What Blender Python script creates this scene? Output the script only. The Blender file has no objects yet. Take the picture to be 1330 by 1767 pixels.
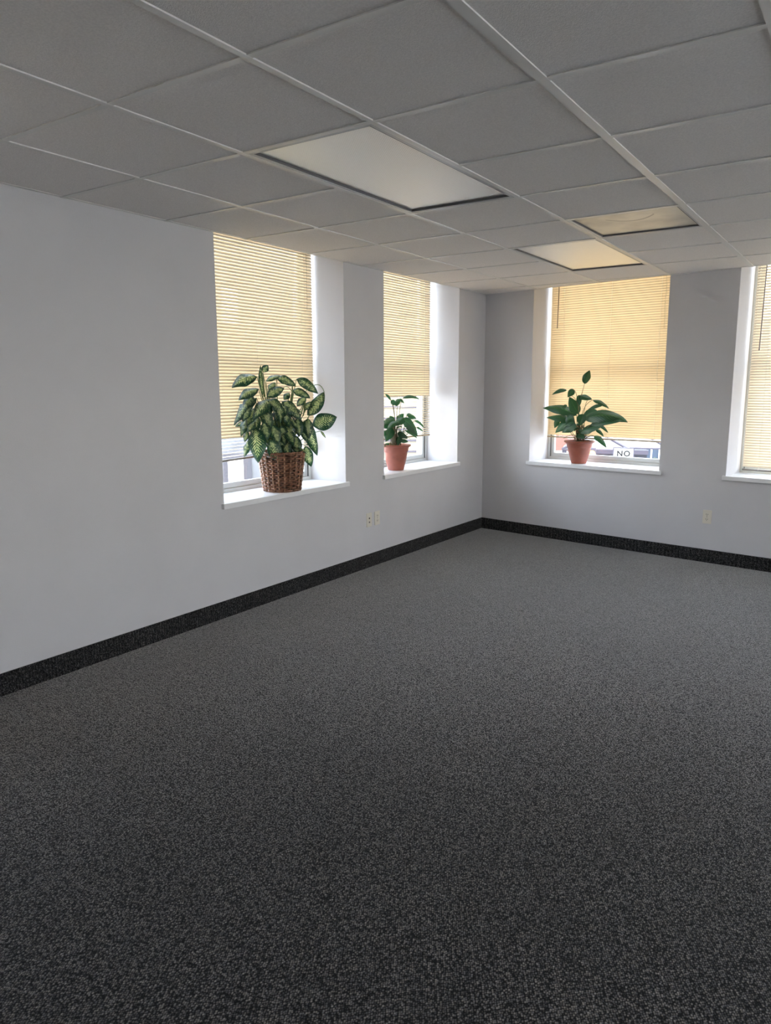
import bpy, bmesh, math, random
from mathutils import Vector, Matrix
random.seed(7)
C = bpy.context.scene.collection
PI = math.pi

# ------------------------------------------------------------------ camera
CAM = Vector((3.36451, -6.80574, 1.4466))
R_RIGHT = Vector((0.830544, 0.556946, -0.002745))
R_DOWN = Vector((0.090995, -0.140554, -0.985883))
R_FWD = Vector((-0.549469, 0.818570, -0.167415))
FPX = 1267.05
cam_data = bpy.data.cameras.new('camera')
cam_data.sensor_fit = 'HORIZONTAL'; cam_data.sensor_width = 36.0
cam_data.lens = 36.0 * FPX / 1330.0
cam_data.clip_start = 0.05; cam_data.clip_end = 500
cam = bpy.data.objects.new('camera', cam_data); C.objects.link(cam)
m = Matrix.Identity(4)
for i in range(3):
    m[i][0] = R_RIGHT[i]; m[i][1] = -R_DOWN[i]; m[i][2] = -R_FWD[i]; m[i][3] = CAM[i]
cam.matrix_world = m
bpy.context.scene.camera = cam

# ------------------------------------------------------------------ sky, sun, exposure
SKY_STRENGTH = 11.0
world = bpy.data.worlds.new('sky'); bpy.context.scene.world = world
world.use_nodes = True
wn = world.node_tree.nodes; wl = world.node_tree.links
wn.clear()
wo = wn.new('ShaderNodeOutputWorld'); wb = wn.new('ShaderNodeBackground')
tc = wn.new('ShaderNodeTexCoord'); sx = wn.new('ShaderNodeSeparateXYZ'); rp = wn.new('ShaderNodeValToRGB')
wl.new(tc.outputs['Generated'], sx.inputs[0]); wl.new(sx.outputs['Z'], rp.inputs[0])
rp.color_ramp.elements[0].position = 0.0; rp.color_ramp.elements[0].color = (1.0, 0.98, 0.95, 1)
rp.color_ramp.elements[1].position = 0.6; rp.color_ramp.elements[1].color = (0.62, 0.76, 1.0, 1)
wl.new(rp.outputs[0], wb.inputs[0]); wb.inputs[1].default_value = SKY_STRENGTH
wl.new(wb.outputs[0], wo.inputs[0])
sun_d = bpy.data.lights.new('sun', 'SUN'); sun_d.energy = 10.0; sun_d.angle = 0.02; sun_d.color = (1.0, 0.93, 0.82)
sun = bpy.data.objects.new('sun', sun_d); C.objects.link(sun)
sun.rotation_euler = (math.radians(42), 0, math.radians(35))      # shines from behind the room on the street fronts
vs = bpy.context.scene.view_settings
bpy.context.scene.display_settings.display_device = 'sRGB'
vs.view_transform = 'Standard'; vs.look = 'None'; vs.gamma = 1.0; vs.use_curve_mapping = False
vs.exposure = 0.22
cy = bpy.context.scene.cycles
cy.max_bounces = 12; cy.diffuse_bounces = 7; cy.glossy_bounces = 4; cy.transmission_bounces = 8; cy.transparent_max_bounces = 12
cy.sample_clamp_indirect = 12.0

# ------------------------------------------------------------------ measures
H = 2.35                       # hung ceiling
TILE = 0.6096
SK = -0.15928                  # the back wall is not square to the left wall
N_ = math.sqrt(1 + SK * SK)
THICK = 0.46                   # wall thickness
ROOM_X, ROOM_Y = 6.6, -9.4
SILL_Z = 0.733; HEAD_Z = 2.74; GLASS_V = 0.37
LEFT = Matrix(((0, -1, 0, 0), (1, 0, 0, 0), (0, 0, 1, 0), (0, 0, 0, 1)))       # u runs along +y, v goes outward (-x)
BACK = Matrix(((1 / N_, -SK / N_, 0, 0), (SK / N_, 1 / N_, 0, 0), (0, 0, 1, 0), (0, 0, 0, 1)))  # u along the back wall, v outward

def back_y(x): return SK * x

# ------------------------------------------------------------------ materials
MATS = {}
def mat(name, color=(.8, .8, .8), rough=.6, metal=0, spec=.5, coat=0, transl=0, emit=None, estr=0, sheen=0, noise=0, nscale=50, bump=0, bscale=200):
    if name in MATS: return MATS[name]
    M = bpy.data.materials.new(name); M.use_nodes = True
    nt = M.node_tree; nd = nt.nodes; b = nd['Principled BSDF']; out = nd['Material Output']
    b.inputs['Base Color'].default_value = (*color, 1)
    b.inputs['Roughness'].default_value = rough; b.inputs['Metallic'].default_value = metal
    b.inputs['Specular IOR Level'].default_value = spec
    b.inputs['Coat Weight'].default_value = coat
    b.inputs['Sheen Weight'].default_value = sheen
    if emit: b.inputs['Emission Color'].default_value = (*emit, 1); b.inputs['Emission Strength'].default_value = estr
    t = nd.new('ShaderNodeTexCoord')
    if noise:
        n = nd.new('ShaderNodeTexNoise'); n.inputs['Scale'].default_value = nscale; n.inputs['Detail'].default_value = 4
        nt.links.new(t.outputs['Object'], n.inputs['Vector'])
        r = nd.new('ShaderNodeValToRGB')
        r.color_ramp.elements[0].position = .3; r.color_ramp.elements[1].position = .7
        r.color_ramp.elements[0].color = (*[max(0, c * (1 - noise)) for c in color], 1)
        r.color_ramp.elements[1].color = (*[min(1, c * (1 + noise)) for c in color], 1)
        nt.links.new(n.outputs['Fac'], r.inputs[0]); nt.links.new(r.outputs[0], b.inputs['Base Color'])
    if bump:
        n2 = nd.new('ShaderNodeTexNoise'); n2.inputs['Scale'].default_value = bscale; n2.inputs['Detail'].default_value = 3
        nt.links.new(t.outputs['Object'], n2.inputs['Vector'])
        bp = nd.new('ShaderNodeBump'); bp.inputs['Strength'].default_value = bump; bp.inputs['Distance'].default_value = .002
        nt.links.new(n2.outputs['Fac'], bp.inputs['Height']); nt.links.new(bp.outputs[0], b.inputs['Normal'])
    if transl:
        tr = nd.new('ShaderNodeBsdfTranslucent'); tr.inputs[0].default_value = (*color, 1)
        mx = nd.new('ShaderNodeMixShader'); mx.inputs[0].default_value = transl
        nt.links.new(b.outputs[0], mx.inputs[1]); nt.links.new(tr.outputs[0], mx.inputs[2]); nt.links.new(mx.outputs[0], out.inputs[0])
    MATS[name] = M
    return M

def mat_glass():
    M = bpy.data.materials.new('window glass'); M.use_nodes = True
    nt = M.node_tree; nd = nt.nodes; nd.remove(nd['Principled BSDF'])
    tr = nd.new('ShaderNodeBsdfTransparent'); tr.inputs[0].default_value = (.94, .95, .95, 1)
    gl = nd.new('ShaderNodeBsdfGlossy'); gl.inputs['Roughness'].default_value = .01
    lw = nd.new('ShaderNodeLayerWeight'); lw.inputs[0].default_value = .5
    pw = nd.new('ShaderNodeMath'); pw.operation = 'POWER'; pw.inputs[1].default_value = 5; nt.links.new(lw.outputs['Facing'], pw.inputs[0])
    fr = nd.new('ShaderNodeMath'); fr.operation = 'MULTIPLY_ADD'; fr.inputs[1].default_value = .94; fr.inputs[2].default_value = .035; nt.links.new(pw.outputs[0], fr.inputs[0])
    mx = nd.new('ShaderNodeMixShader')
    nt.links.new(fr.outputs[0], mx.inputs[0]); nt.links.new(tr.outputs[0], mx.inputs[1]); nt.links.new(gl.outputs[0], mx.inputs[2])
    nt.links.new(mx.outputs[0], nd['Material Output'].inputs[0])
    return M

def mat_slat(name, col, transl, tcol=(1.0, .80, .54)):
    M = bpy.data.materials.new(name); M.use_nodes = True
    nt = M.node_tree; nd = nt.nodes; b = nd['Principled BSDF']
    b.inputs['Base Color'].default_value = (*col, 1); b.inputs['Roughness'].default_value = .45
    tr = nd.new('ShaderNodeBsdfTranslucent'); tr.inputs[0].default_value = (*tcol, 1)
    mx = nd.new('ShaderNodeMixShader'); mx.inputs[0].default_value = transl
    nt.links.new(b.outputs[0], mx.inputs[1]); nt.links.new(tr.outputs[0], mx.inputs[2])
    nt.links.new(mx.outputs[0], nd['Material Output'].inputs[0])
    return M

def mat_carpet(name, dark, light, cells=(150, 118), rot=-37, strength=1.0, sheen=.35):
    """loop pile: one cell per loop, each loop its own yarn shade"""
    M = bpy.data.materials.new(name); M.use_nodes = True
    nt = M.node_tree; nd = nt.nodes; L = nt.links; b = nd['Principled BSDF']
    t = nd.new('ShaderNodeTexCoord'); mp = nd.new('ShaderNodeMapping')
    mp.inputs['Rotation'].default_value = (0, 0, math.radians(rot)); mp.inputs['Scale'].default_value = (cells[0], cells[1], 130)
    L.new(t.outputs['Object'], mp.inputs[0])
    v = nd.new('ShaderNodeTexVoronoi'); v.inputs['Scale'].default_value = 1; v.inputs['Randomness'].default_value = .6
    L.new(mp.outputs[0], v.inputs['Vector'])
    sep = nd.new('ShaderNodeSeparateColor'); L.new(v.outputs['Color'], sep.inputs[0])
    r = nd.new('ShaderNodeValToRGB'); e = r.color_ramp.elements
    e[0].position = 0; e[0].color = (*dark, 1); e[1].position = 1; e[1].color = (*light, 1)
    x = e.new(.45); x.color = (*[a * .55 + c * .45 for a, c in zip(dark, light)], 1)
    x = e.new(.8); x.color = (*[(a * .3 + c * .7) * k for a, c, k in zip(dark, light, (1.0, .96, .9))], 1)
    L.new(sep.outputs[0], r.inputs[0])
    gap = nd.new('ShaderNodeMapRange'); gap.inputs[1].default_value = .28; gap.inputs[2].default_value = .62
    gap.inputs[3].default_value = 1; gap.inputs[4].default_value = .03
    L.new(v.outputs['Distance'], gap.inputs[0])
    mu = nd.new('ShaderNodeMixRGB'); mu.blend_type = 'MULTIPLY'; mu.inputs[0].default_value = 1
    L.new(r.outputs[0], mu.inputs[1]); L.new(gap.outputs[0], mu.inputs[2])
    # worn, slightly lighter and darker areas
    n = nd.new('ShaderNodeTexNoise'); n.inputs['Scale'].default_value = 1.6; n.inputs['Detail'].default_value = 5
    L.new(t.outputs['Object'], n.inputs['Vector'])
    mr = nd.new('ShaderNodeMapRange'); mr.inputs[1].default_value = .3; mr.inputs[2].default_value = .7; mr.inputs[3].default_value = .88; mr.inputs[4].default_value = 1.1
    L.new(n.outputs['Fac'], mr.inputs[0])
    m2 = nd.new('ShaderNodeMixRGB'); m2.blend_type = 'MULTIPLY'; m2.inputs[0].default_value = 1
    L.new(mu.outputs[0], m2.inputs[1]); L.new(mr.outputs[0], m2.inputs[2]); 
    n3 = nd.new('ShaderNodeTexNoise'); n3.inputs['Scale'].default_value = 62; n3.inputs['Detail'].default_value = 3      # yarn flecks in clusters
    L.new(t.outputs['Object'], n3.inputs['Vector'])
    mr3 = nd.new('ShaderNodeMapRange'); mr3.inputs[1].default_value = .38; mr3.inputs[2].default_value = .62; mr3.inputs[3].default_value = .62; mr3.inputs[4].default_value = 1.4
    L.new(n3.outputs['Fac'], mr3.inputs[0])
    m3 = nd.new('ShaderNodeMixRGB'); m3.blend_type = 'MULTIPLY'; m3.inputs[0].default_value = 1
    L.new(m2.outputs[0], m3.inputs[1]); L.new(mr3.outputs[0], m3.inputs[2]); L.new(m3.outputs[0], b.inputs['Base Color'])
    b.inputs['Roughness'].default_value = .85; b.inputs['Specular IOR Level'].default_value = .25
    b.inputs['Sheen Weight'].default_value = sheen; b.inputs['Sheen Roughness'].default_value = .22; b.inputs['Sheen Tint'].default_value = (1.0, .95, .90, 1)
    bp = nd.new('ShaderNodeBump'); bp.invert = True; bp.inputs['Strength'].default_value = .9 * strength; bp.inputs['Distance'].default_value = .004
    L.new(v.outputs['Distance'], bp.inputs['Height']); L.new(bp.outputs[0], b.inputs['Normal'])
    return M

def mat_lens(name, col, stain=False):
    M = bpy.data.materials.new(name); M.use_nodes = True
    nt = M.node_tree; nd = nt.nodes; L = nt.links; b = nd['Principled BSDF']
    b.inputs['Base Color'].default_value = (*col, 1); b.inputs['Roughness'].default_value = .40; b.inputs['Metallic'].default_value = .92 if not stain else .5
    b.inputs['Specular IOR Level'].default_value = 1.0
    b.inputs['Coat Weight'].default_value = .5 if not stain else .1; b.inputs['Coat Roughness'].default_value = .35
    t = nd.new('ShaderNodeTexCoord')
    if stain:
        n = nd.new('ShaderNodeTexNoise'); n.inputs['Scale'].default_value = 5; n.inputs['Detail'].default_value = 5
        L.new(t.outputs['Object'], n.inputs['Vector'])
        r = nd.new('ShaderNodeValToRGB'); r.color_ramp.elements[0].position = .35; r.color_ramp.elements[1].position = .6
        r.color_ramp.elements[0].color = (*[c * .72 for c in col], 1); r.color_ramp.elements[1].color = (*col, 1)
        L.new(n.outputs['Fac'], r.inputs[0])
        # smeared arc of dirt
        s = nd.new('ShaderNodeSeparateXYZ'); L.new(t.outputs['Object'], s.inputs[0])
        def mth(op, a, c=None):
            q = nd.new('ShaderNodeMath'); q.operation = op
            for i, z in enumerate((a, c)):
                if z is None: continue
                if isinstance(z, (int, float)): q.inputs[i].default_value = z
                else: L.new(z, q.inputs[i])
            return q.outputs[0]
        xx = s.outputs[0]; yy = s.outputs[1]
        par = mth('SUBTRACT', yy, mth('SUBTRACT', .05, mth('MULTIPLY', mth('MULTIPLY', xx, xx), 6.0)))
        par = mth('ADD', par, .09)
        d = mth('ABSOLUTE', par)
        band = mth('MULTIPLY', mth('LESS_THAN', mth('ABSOLUTE', xx), .13), mth('SUBTRACT', 1.0, mth('MINIMUM', mth('MULTIPLY', d, 60), 1.0)))
        mx = nd.new('ShaderNodeMixRGB'); L.new(mth('MULTIPLY', band, .85), mx.inputs[0]); L.new(r.outputs[0], mx.inputs[1]); mx.inputs[2].default_value = (.16, .13, .1, 1)
        L.new(mx.outputs[0], b.inputs['Base Color'])
    return M

def mat_leaf(name, variegated):
    M = bpy.data.materials.new(name); M.use_nodes = True
    nt = M.node_tree; nd = nt.nodes; L = nt.links; b = nd['Principled BSDF']; out = nd['Material Output']
    uv = nd.new('ShaderNodeUVMap'); uv.uv_map = 'UVMap'
    s = nd.new('ShaderNodeSeparateXYZ'); L.new(uv.outputs[0], s.inputs[0])
    def mth(op, a, c=None, clamp=False):
        q = nd.new('ShaderNodeMath'); q.operation = op; q.use_clamp = clamp
        for i, z in enumerate((a, c)):
            if z is None: continue
            if isinstance(z, (int, float)): q.inputs[i].default_value = z
            else: L.new(z, q.inputs[i])
        return q.outputs[0]
    across = mth('ABSOLUTE', mth('SUBTRACT', mth('MULTIPLY', s.outputs[0], 2.0), 1.0))
    along = s.outputs[1]
    fr = nd.new('ShaderNodeObjectInfo')
    tcn = nd.new('ShaderNodeTexCoord')
    n = nd.new('ShaderNodeTexNoise'); n.inputs['Scale'].default_value = 26; n.inputs['Detail'].default_value = 5
    L.new(tcn.outputs['Object'], n.inputs['Vector'])
    # side veins run obliquely from the midrib to the edge
    ph = mth('SUBTRACT', mth('MULTIPLY', along, 13.0), mth('MULTIPLY', across, 3.4))
    ph = mth('ADD', ph, mth('MULTIPLY', n.outputs['Fac'], .7))
    vein = mth('ABSOLUTE', mth('SUBTRACT', mth('FRACT', ph), .5))          # 0..0.5
    if variegated:
        n2 = nd.new('ShaderNodeTexNoise'); n2.inputs['Scale'].default_value = 70; n2.inputs['Detail'].default_value = 4
        L.new(tcn.outputs['Object'], n2.inputs['Vector'])
        body = mth('MULTIPLY', mth('SUBTRACT', .70, across), 1.5)
        edge = mth('ADD', mth('MULTIPLY', mth('SUBTRACT', n.outputs['Fac'], .5), 1.3), mth('MULTIPLY', mth('SUBTRACT', n2.outputs['Fac'], .5), 2.6))
        blot = mth('ADD', mth('ADD', body, edge), mth('MULTIPLY', mth('SUBTRACT', vein, .30), 2.6))
        tip = mth('MULTIPLY', mth('MULTIPLY', mth('SUBTRACT', 1.0, along), 4.0, True), mth('MULTIPLY', along, 6.0, True))
        blot = mth('MULTIPLY', blot, tip)
        r = nd.new('ShaderNodeValToRGB'); e = r.color_ramp.elements
        e[0].position = .25; e[0].color = (.010, .048, .022, 1); e[1].position = .90; e[1].color = (.55, .60, .28, 1)
        x = e.new(.45); x.color = (.020, .085, .030, 1)
        x = e.new(.62); x.color = (.22, .31, .10, 1)
        L.new(blot, r.inputs[0])
    else:
        r = nd.new('ShaderNodeValToRGB'); e = r.color_ramp.elements
        e[0].position = .05; e[0].color = (.035, .115, .04, 1); e[1].position = .4; e[1].color = (.012, .062, .024, 1)
        L.new(vein, r.inputs[0])
    mid = mth('LESS_THAN', across, .05)
    mx = nd.new('ShaderNodeMixRGB'); L.new(mth('MULTIPLY', mid, .6), mx.inputs[0]); L.new(r.outputs[0], mx.inputs[1])
    mx.inputs[2].default_value = (.10, .22, .07, 1) if variegated else (.06, .17, .05, 1)
    L.new(mx.outputs[0], b.inputs['Base Color'])
    b.inputs['Roughness'].default_value = .31; b.inputs['Specular IOR Level'].default_value = .5
    bp = nd.new('ShaderNodeBump'); bp.inputs['Strength'].default_value = .5; bp.inputs['Distance'].default_value = .003
    L.new(vein, bp.inputs['Height']); L.new(bp.outputs[0], b.inputs['Normal'])
    tr = nd.new('ShaderNodeBsdfTranslucent'); ms = nd.new('ShaderNodeMixShader'); ms.inputs[0].default_value = .22
    hs = nd.new('ShaderNodeHueSaturation'); hs.inputs['Value'].default_value = 1.8; L.new(mx.outputs[0], hs.inputs['Color']); L.new(hs.outputs[0], tr.inputs[0])
    L.new(b.outputs[0], ms.inputs[1]); L.new(tr.outputs[0], ms.inputs[2]); L.new(ms.outputs[0], out.inputs[0])
    return M

def mat_brick(name, c1, c2, mortar, scale=6):
    M = bpy.data.materials.new(name); M.use_nodes = True
    nt = M.node_tree; nd = nt.nodes; L = nt.links; b = nd['Principled BSDF']
    t = nd.new('ShaderNodeTexCoord'); mp = nd.new('ShaderNodeMapping'); mp.inputs['Rotation'].default_value = (math.radians(90), 0, 0)
    br = nd.new('ShaderNodeTexBrick'); br.inputs['Scale'].default_value = scale
    br.inputs['Color1'].default_value = (*c1, 1); br.inputs['Color2'].default_value = (*c2, 1); br.inputs['Mortar'].default_value = (*mortar, 1)
    L.new(t.outputs['Object'], mp.inputs[0]); L.new(mp.outputs[0], br.inputs['Vector']); L.new(br.outputs[0], b.inputs['Base Color'])
    b.inputs['Roughness'].default_value = .9
    return M

WALL = mat('wall paint', (.615, .602, .608), .75, spec=.3, noise=.02, nscale=3, bump=.25, bscale=260)
WHITE = mat('sill paint', (.80, .80, .80), .4, noise=.02, nscale=9)
TILEM = mat('ceiling tile', (.88, .845, .81), .9, spec=.15, noise=.07, nscale=160, bump=.6, bscale=300)
GRID = mat('grid enamel', (.80, .78, .74), .35, spec=.6)
GRIDL = mat('runner enamel', (.74, .72, .67), .3, spec=.7)
PLENUM = mat('plenum board', (.12, .12, .12), .9)
FRAME = mat('window frame vinyl', (.60, .61, .59), .4)
FRAMED = mat('window frame gasket', (.10, .10, .10), .6)
GLASS = mat_glass()
SLAT = mat_slat('cream slat', (.68, .56, .38), .050, (1.0, .82, .56))
SLATG = mat_slat('golden slat', (.80, .61, .35), .122, (1.0, .75, .42))
SLATW = mat_slat('ivory slat', (.80, .70, .54), .085, (1.0, .84, .62))
RAIL = mat('tan rail', (.42, .31, .18), .45)
RAILG = mat('grey brown rail', (.26, .235, .21), .45)
CORD = mat('ladder cord', (.85, .82, .74), .7, transl=.4)
CORDD = mat('lift cord', (.38, .30, .18), .7)
WAND = mat('brown wand', (.20, .11, .05), .3, coat=.5)
WANDG = mat('grey wand', (.16, .14, .14), .3, coat=.5)
CARPET = mat_carpet('loop carpet', (.062, .061, .064), (.205, .190, .172), (188, 148), -37, .8, .85)
CARPETB = mat_carpet('carpet baseboard strip', (.008, .0085, .011), (.125, .122, .122), (170, 170), 20, 1.2, .1)
LENS = mat_lens('prismatic lens', (.99, .96, .89))
LENS2 = mat_lens('stained panel', (.66, .62, .53), True)
FIXT = mat('fixture enamel', (.55, .55, .54), .3, spec=.7)
FIXD = mat('fixture reveal', (.13, .13, .13), .5)
PLATE = mat('ivory plate', (.72, .67, .57), .35)
SLOT = mat('dark slot', (.03, .025, .02), .6)
TERRA = mat('terracotta plastic', (.32, .095, .06), .5, noise=.12, nscale=14, bump=.2, bscale=60)
TERRA2 = mat('terracotta plastic pale', (.42, .14, .095), .5, noise=.12, nscale=14, bump=.2, bscale=60)
SOIL = mat('potting soil', (.05, .035, .025), .95, noise=.5, nscale=90, bump=1, bscale=90)
WICK = mat('brown wicker', (.22, .10, .055), .36, noise=.6, nscale=30)
WICKP = mat('pale wicker stake', (.34, .19, .11), .45, noise=.4, nscale=30)
STEM = mat('green stem', (.10, .16, .04), .5, noise=.3, nscale=25)
STEMB = mat('brown green stem', (.13, .11, .04), .5, noise=.35, nscale=30)
LEAFV = mat_leaf('variegated leaf', True)
LEAFG = mat_leaf('dark glossy leaf', False)

# ------------------------------------------------------------------ mesh builder
class MB:
    def __init__(s): s.v = []; s.f = []; s.uv = {}; s.smooth = False
    def add(s, vs_, fs, uvs=None):
        o = len(s.v); s.v += [tuple(x) for x in vs_]
        for i, f in enumerate(fs):
            if uvs is not None: s.uv[len(s.f)] = [uvs[k] for k in f]
            s.f.append(tuple(k + o for k in f))
        return s
    def box(s, a, b):
        x0, x1 = sorted((a[0], b[0])); y0, y1 = sorted((a[1], b[1])); z0, z1 = sorted((a[2], b[2]))
        v = [(x0, y0, z0), (x1, y0, z0), (x1, y1, z0), (x0, y1, z0), (x0, y0, z1), (x1, y0, z1), (x1, y1, z1), (x0, y1, z1)]
        return s.add(v, [(0, 3, 2, 1), (4, 5, 6, 7), (0, 1, 5, 4), (1, 2, 6, 5), (2, 3, 7, 6), (3, 0, 4, 7)])
    def prism(s, poly, z0, z1):
        n = len(poly)
        v = [(p[0], p[1], z0) for p in poly] + [(p[0], p[1], z1) for p in poly]
        f = [tuple(reversed(range(n))), tuple(range(n, 2 * n))] + [(i, (i + 1) % n, n + (i + 1) % n, n + i) for i in range(n)]
        return s.add(v, f)
    def tube(s, pts, r, n=8, close=False):
        pts = [Vector(p) for p in pts]; m_ = len(pts); rr = r if isinstance(r, (list, tuple)) else [r] * m_
        vs_ = []; up = None
        for i, p in enumerate(pts):
            if close: t = (pts[(i + 1) % m_] - pts[i - 1])
            else: t = pts[min(i + 1, m_ - 1)] - pts[max(i - 1, 0)]
            if t.length < 1e-9: t = Vector((0, 0, 1))
            t.normalize()
            if up is None: up = Vector((0, 0, 1)) if abs(t.z) < .9 else Vector((1, 0, 0))
            a = t.cross(up)
            if a.length < 1e-6: a = t.orthogonal()
            a.normalize(); b = a.cross(t); up = b.copy() if not close else Vector((0, 0, 1))
            for k in range(n):
                an = 2 * PI * k / n
                vs_.append(p + (a * math.cos(an) + b * math.sin(an)) * rr[i])
        fs = []
        for i in range(m_ if close else m_ - 1):
            j = (i + 1) % m_
            for k in range(n): fs.append((i * n + k, i * n + (k + 1) % n, j * n + (k + 1) % n, j * n + k))
        if not close: fs += [tuple(range(n))[::-1], tuple((m_ - 1) * n + k for k in range(n))]
        return s.add(vs_, fs)
    def lathe(s, prof, n=48, c=(0, 0, 0)):
        vs_ = []
        for (r, z) in prof:
            for k in range(n):
                a = 2 * PI * k / n; vs_.append((c[0] + r * math.cos(a), c[1] + r * math.sin(a), c[2] + z))
        fs = []
        for i in range(len(prof) - 1):
            for k in range(n): fs.append((i * n + k, i * n + (k + 1) % n, (i + 1) * n + (k + 1) % n, (i + 1) * n + k))
        fs.append(tuple(range(n))[::-1]); fs.append(tuple((len(prof) - 1) * n + k for k in range(n)))
        return s.add(vs_, fs)
    def build(s, name, material, parent=None, M=None, smooth=False, bevel=0, angle=None):
        me = bpy.data.meshes.new(name); me.from_pydata(s.v, [], s.f)
        if s.uv:
            l = me.uv_layers.new(name='UVMap'); li = 0
            for i, p in enumerate(me.polygons):
                for k in range(p.loop_total): l.data[p.loop_start + k].uv = s.uv[i][k] if i in s.uv else (0, 0)
        if M is not None: me.transform(M)
        me.update()
        if not isinstance(material, (list, tuple)): material = [material]
        for q in material: me.materials.append(q)
        o = bpy.data.objects.new(name, me); C.objects.link(o)
        if parent is not None: o.parent = parent
        if smooth:
            for p in me.polygons: p.use_smooth = True
            if angle: me.set_sharp_from_angle(angle=math.radians(angle))
        if bevel:
            b = o.modifiers.new('bevel', 'BEVEL'); b.width = bevel; b.segments = 2; b.limit_method = 'ANGLE'
        return o

def empty(name, loc=(0, 0, 0), rz=0):
    o = bpy.data.objects.new(name, None); C.objects.link(o); o.location = loc; o.rotation_euler = (0, 0, rz)
    o.empty_display_size = .1
    return o
def tag(o, label, cat, group=None, kind=None):
    o['label'] = label; o['category'] = cat
    if group: o['group'] = group
    if kind: o['kind'] = kind
    return o
def struct(o, label=None):
    o['kind'] = 'structure'
    if label: o['label'] = label
    return o

# ------------------------------------------------------------------ floor, walls
TOP = 3.0
bl = (-THICK, 0.0)
f = MB(); yR = back_y(ROOM_X)
poly = [(-THICK, ROOM_Y - .2), (ROOM_X + .2, ROOM_Y - .2), (ROOM_X + .2, back_y(ROOM_X + .2) + .0), (0, 0), (-THICK, 0)]
f.prism(poly, -.3, 0)
struct(f.build('floor', CARPET), 'dark grey speckled loop carpet floor')

LEFT_W = [(-3.603, -2.338), (-1.812, -.55), (-7.0, -5.74)]  # the last opening is out of view, added to bring in light
BACK_W = [(.55, 1.84), (2.39, 3.66), (4.35, 5.6)]  # third opening lies out of view, added for extra daylight

def wall(name, M, u0, u1, wins, label):
    b = MB(); cur = u0
    for (a, c) in sorted(wins):
        b.box((cur, 0, -.3), (a, THICK, TOP)); b.box((a, 0, -.3), (c, THICK, SILL_Z - .034)); b.box((a, 0, HEAD_Z), (c, THICK, TOP)); cur = c
    b.box((cur, 0, -.3), (u1, THICK, TOP))
    return struct(b.build(name, WALL, M=M), label)
wall('wall_left', LEFT, ROOM_Y - .2, .0, LEFT_W, 'white painted wall with two deep window recesses')
wall('wall_back', BACK, -THICK * 1.2, (ROOM_X + .3) * N_, BACK_W, 'white painted end wall with deep window recesses')
RIGHT = Matrix(((0, 1, 0, ROOM_X), (-1, 0, 0, 0), (0, 0, 1, 0), (0, 0, 0, 1)))     # u runs toward the viewer, v outward (+x)
REAR = Matrix(((-1, 0, 0, 0), (0, -1, 0, ROOM_Y), (0, 0, 1, 0), (0, 0, 0, 1)))
RIGHT_W = [(1.9, 3.1), (3.9, 5.1), (5.9, 7.1)]  # unseen openings, added as fill light for walls and ceiling
REAR_W = []
wall('wall_right', RIGHT, .9, -ROOM_Y, RIGHT_W, 'white painted wall opposite')
wall('wall_rear', REAR, -ROOM_X - .3, THICK, REAR_W, 'white painted wall behind the viewer')

# roof slab over everything
r_ = MB(); r_.box((-THICK - .3, ROOM_Y - THICK - .2, TOP), (ROOM_X + THICK + .3, .7, TOP + .25))
struct(r_.build('trim_1', PLENUM), 'roof slab above the hung ceiling')
# unseen closures added above the hung ceiling to block light from the recesses
for k, (M, u0, u1) in enumerate(((LEFT, ROOM_Y, -.0), (BACK, 0, ROOM_X * N_))):
    c = MB(); c.box((u0, -.03, H + .012), (u1, -.008, TOP))
    struct(c.build('trim_%d' % (k + 2), PLENUM, M=M), 'unseen board added to block light above the hung ceiling')

# ------------------------------------------------------------------ hung ceiling
AX = [.59125 + (3 - a) * TILE + d for a, d in zip(range(4), (.01426, .00313, -.00354, -.01386))]   # lines that run away from the viewer
AX = AX[::-1]                                   # ascending x: .577 ... 2.434
bars_x = list(AX)
while bars_x[-1] + TILE < ROOM_X: bars_x.append(bars_x[-1] + TILE)
BY = [-.91043 - (7 - b) * TILE + d for b, d in zip(range(8), (-.00184, -.00347, .00395, .00864, .00645, .00635, -.00577, -.01431))]
bars_y = list(BY[::-1])                         # from the back wall toward the viewer
while bars_y[-1] - TILE > ROOM_Y: bars_y.append(bars_y[-1] - TILE)
bars_y = [bars_y[0] + TILE] + bars_y            # one more beyond b7, cut by the slanting back wall
edges_x = [0.0] + bars_x + [ROOM_X]
FIX = {}                                        # cells taken by fixtures: (i, j)
def cell(x, y):
    i = max(k for k in range(len(edges_x) - 1) if edges_x[k] <= x)
    return i
light_cells = [((AX[1], AX[2]), (BY[1], BY[3])), ((AX[1], AX[2]), (BY[5], BY[7])), ((AX[2], AX[3]), (BY[4], BY[5]))]
def taken(xa, xb, ya, yb):
    xm, ym = (xa + xb) / 2, (ya + yb) / 2
    for (x0, x1), (y0, y1) in light_cells + extra_lights:
        if x0 < xm < x1 and min(y0, y1) < ym < max(y0, y1): return True
    return False
bx, by = bars_x, bars_y
extra_lights = [((AX[3] + TILE, AX[3] + 2 * TILE), (by[10], by[8]))]
G = .004
tiles = MB()
rows = [None] + by + [ROOM_Y]
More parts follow.
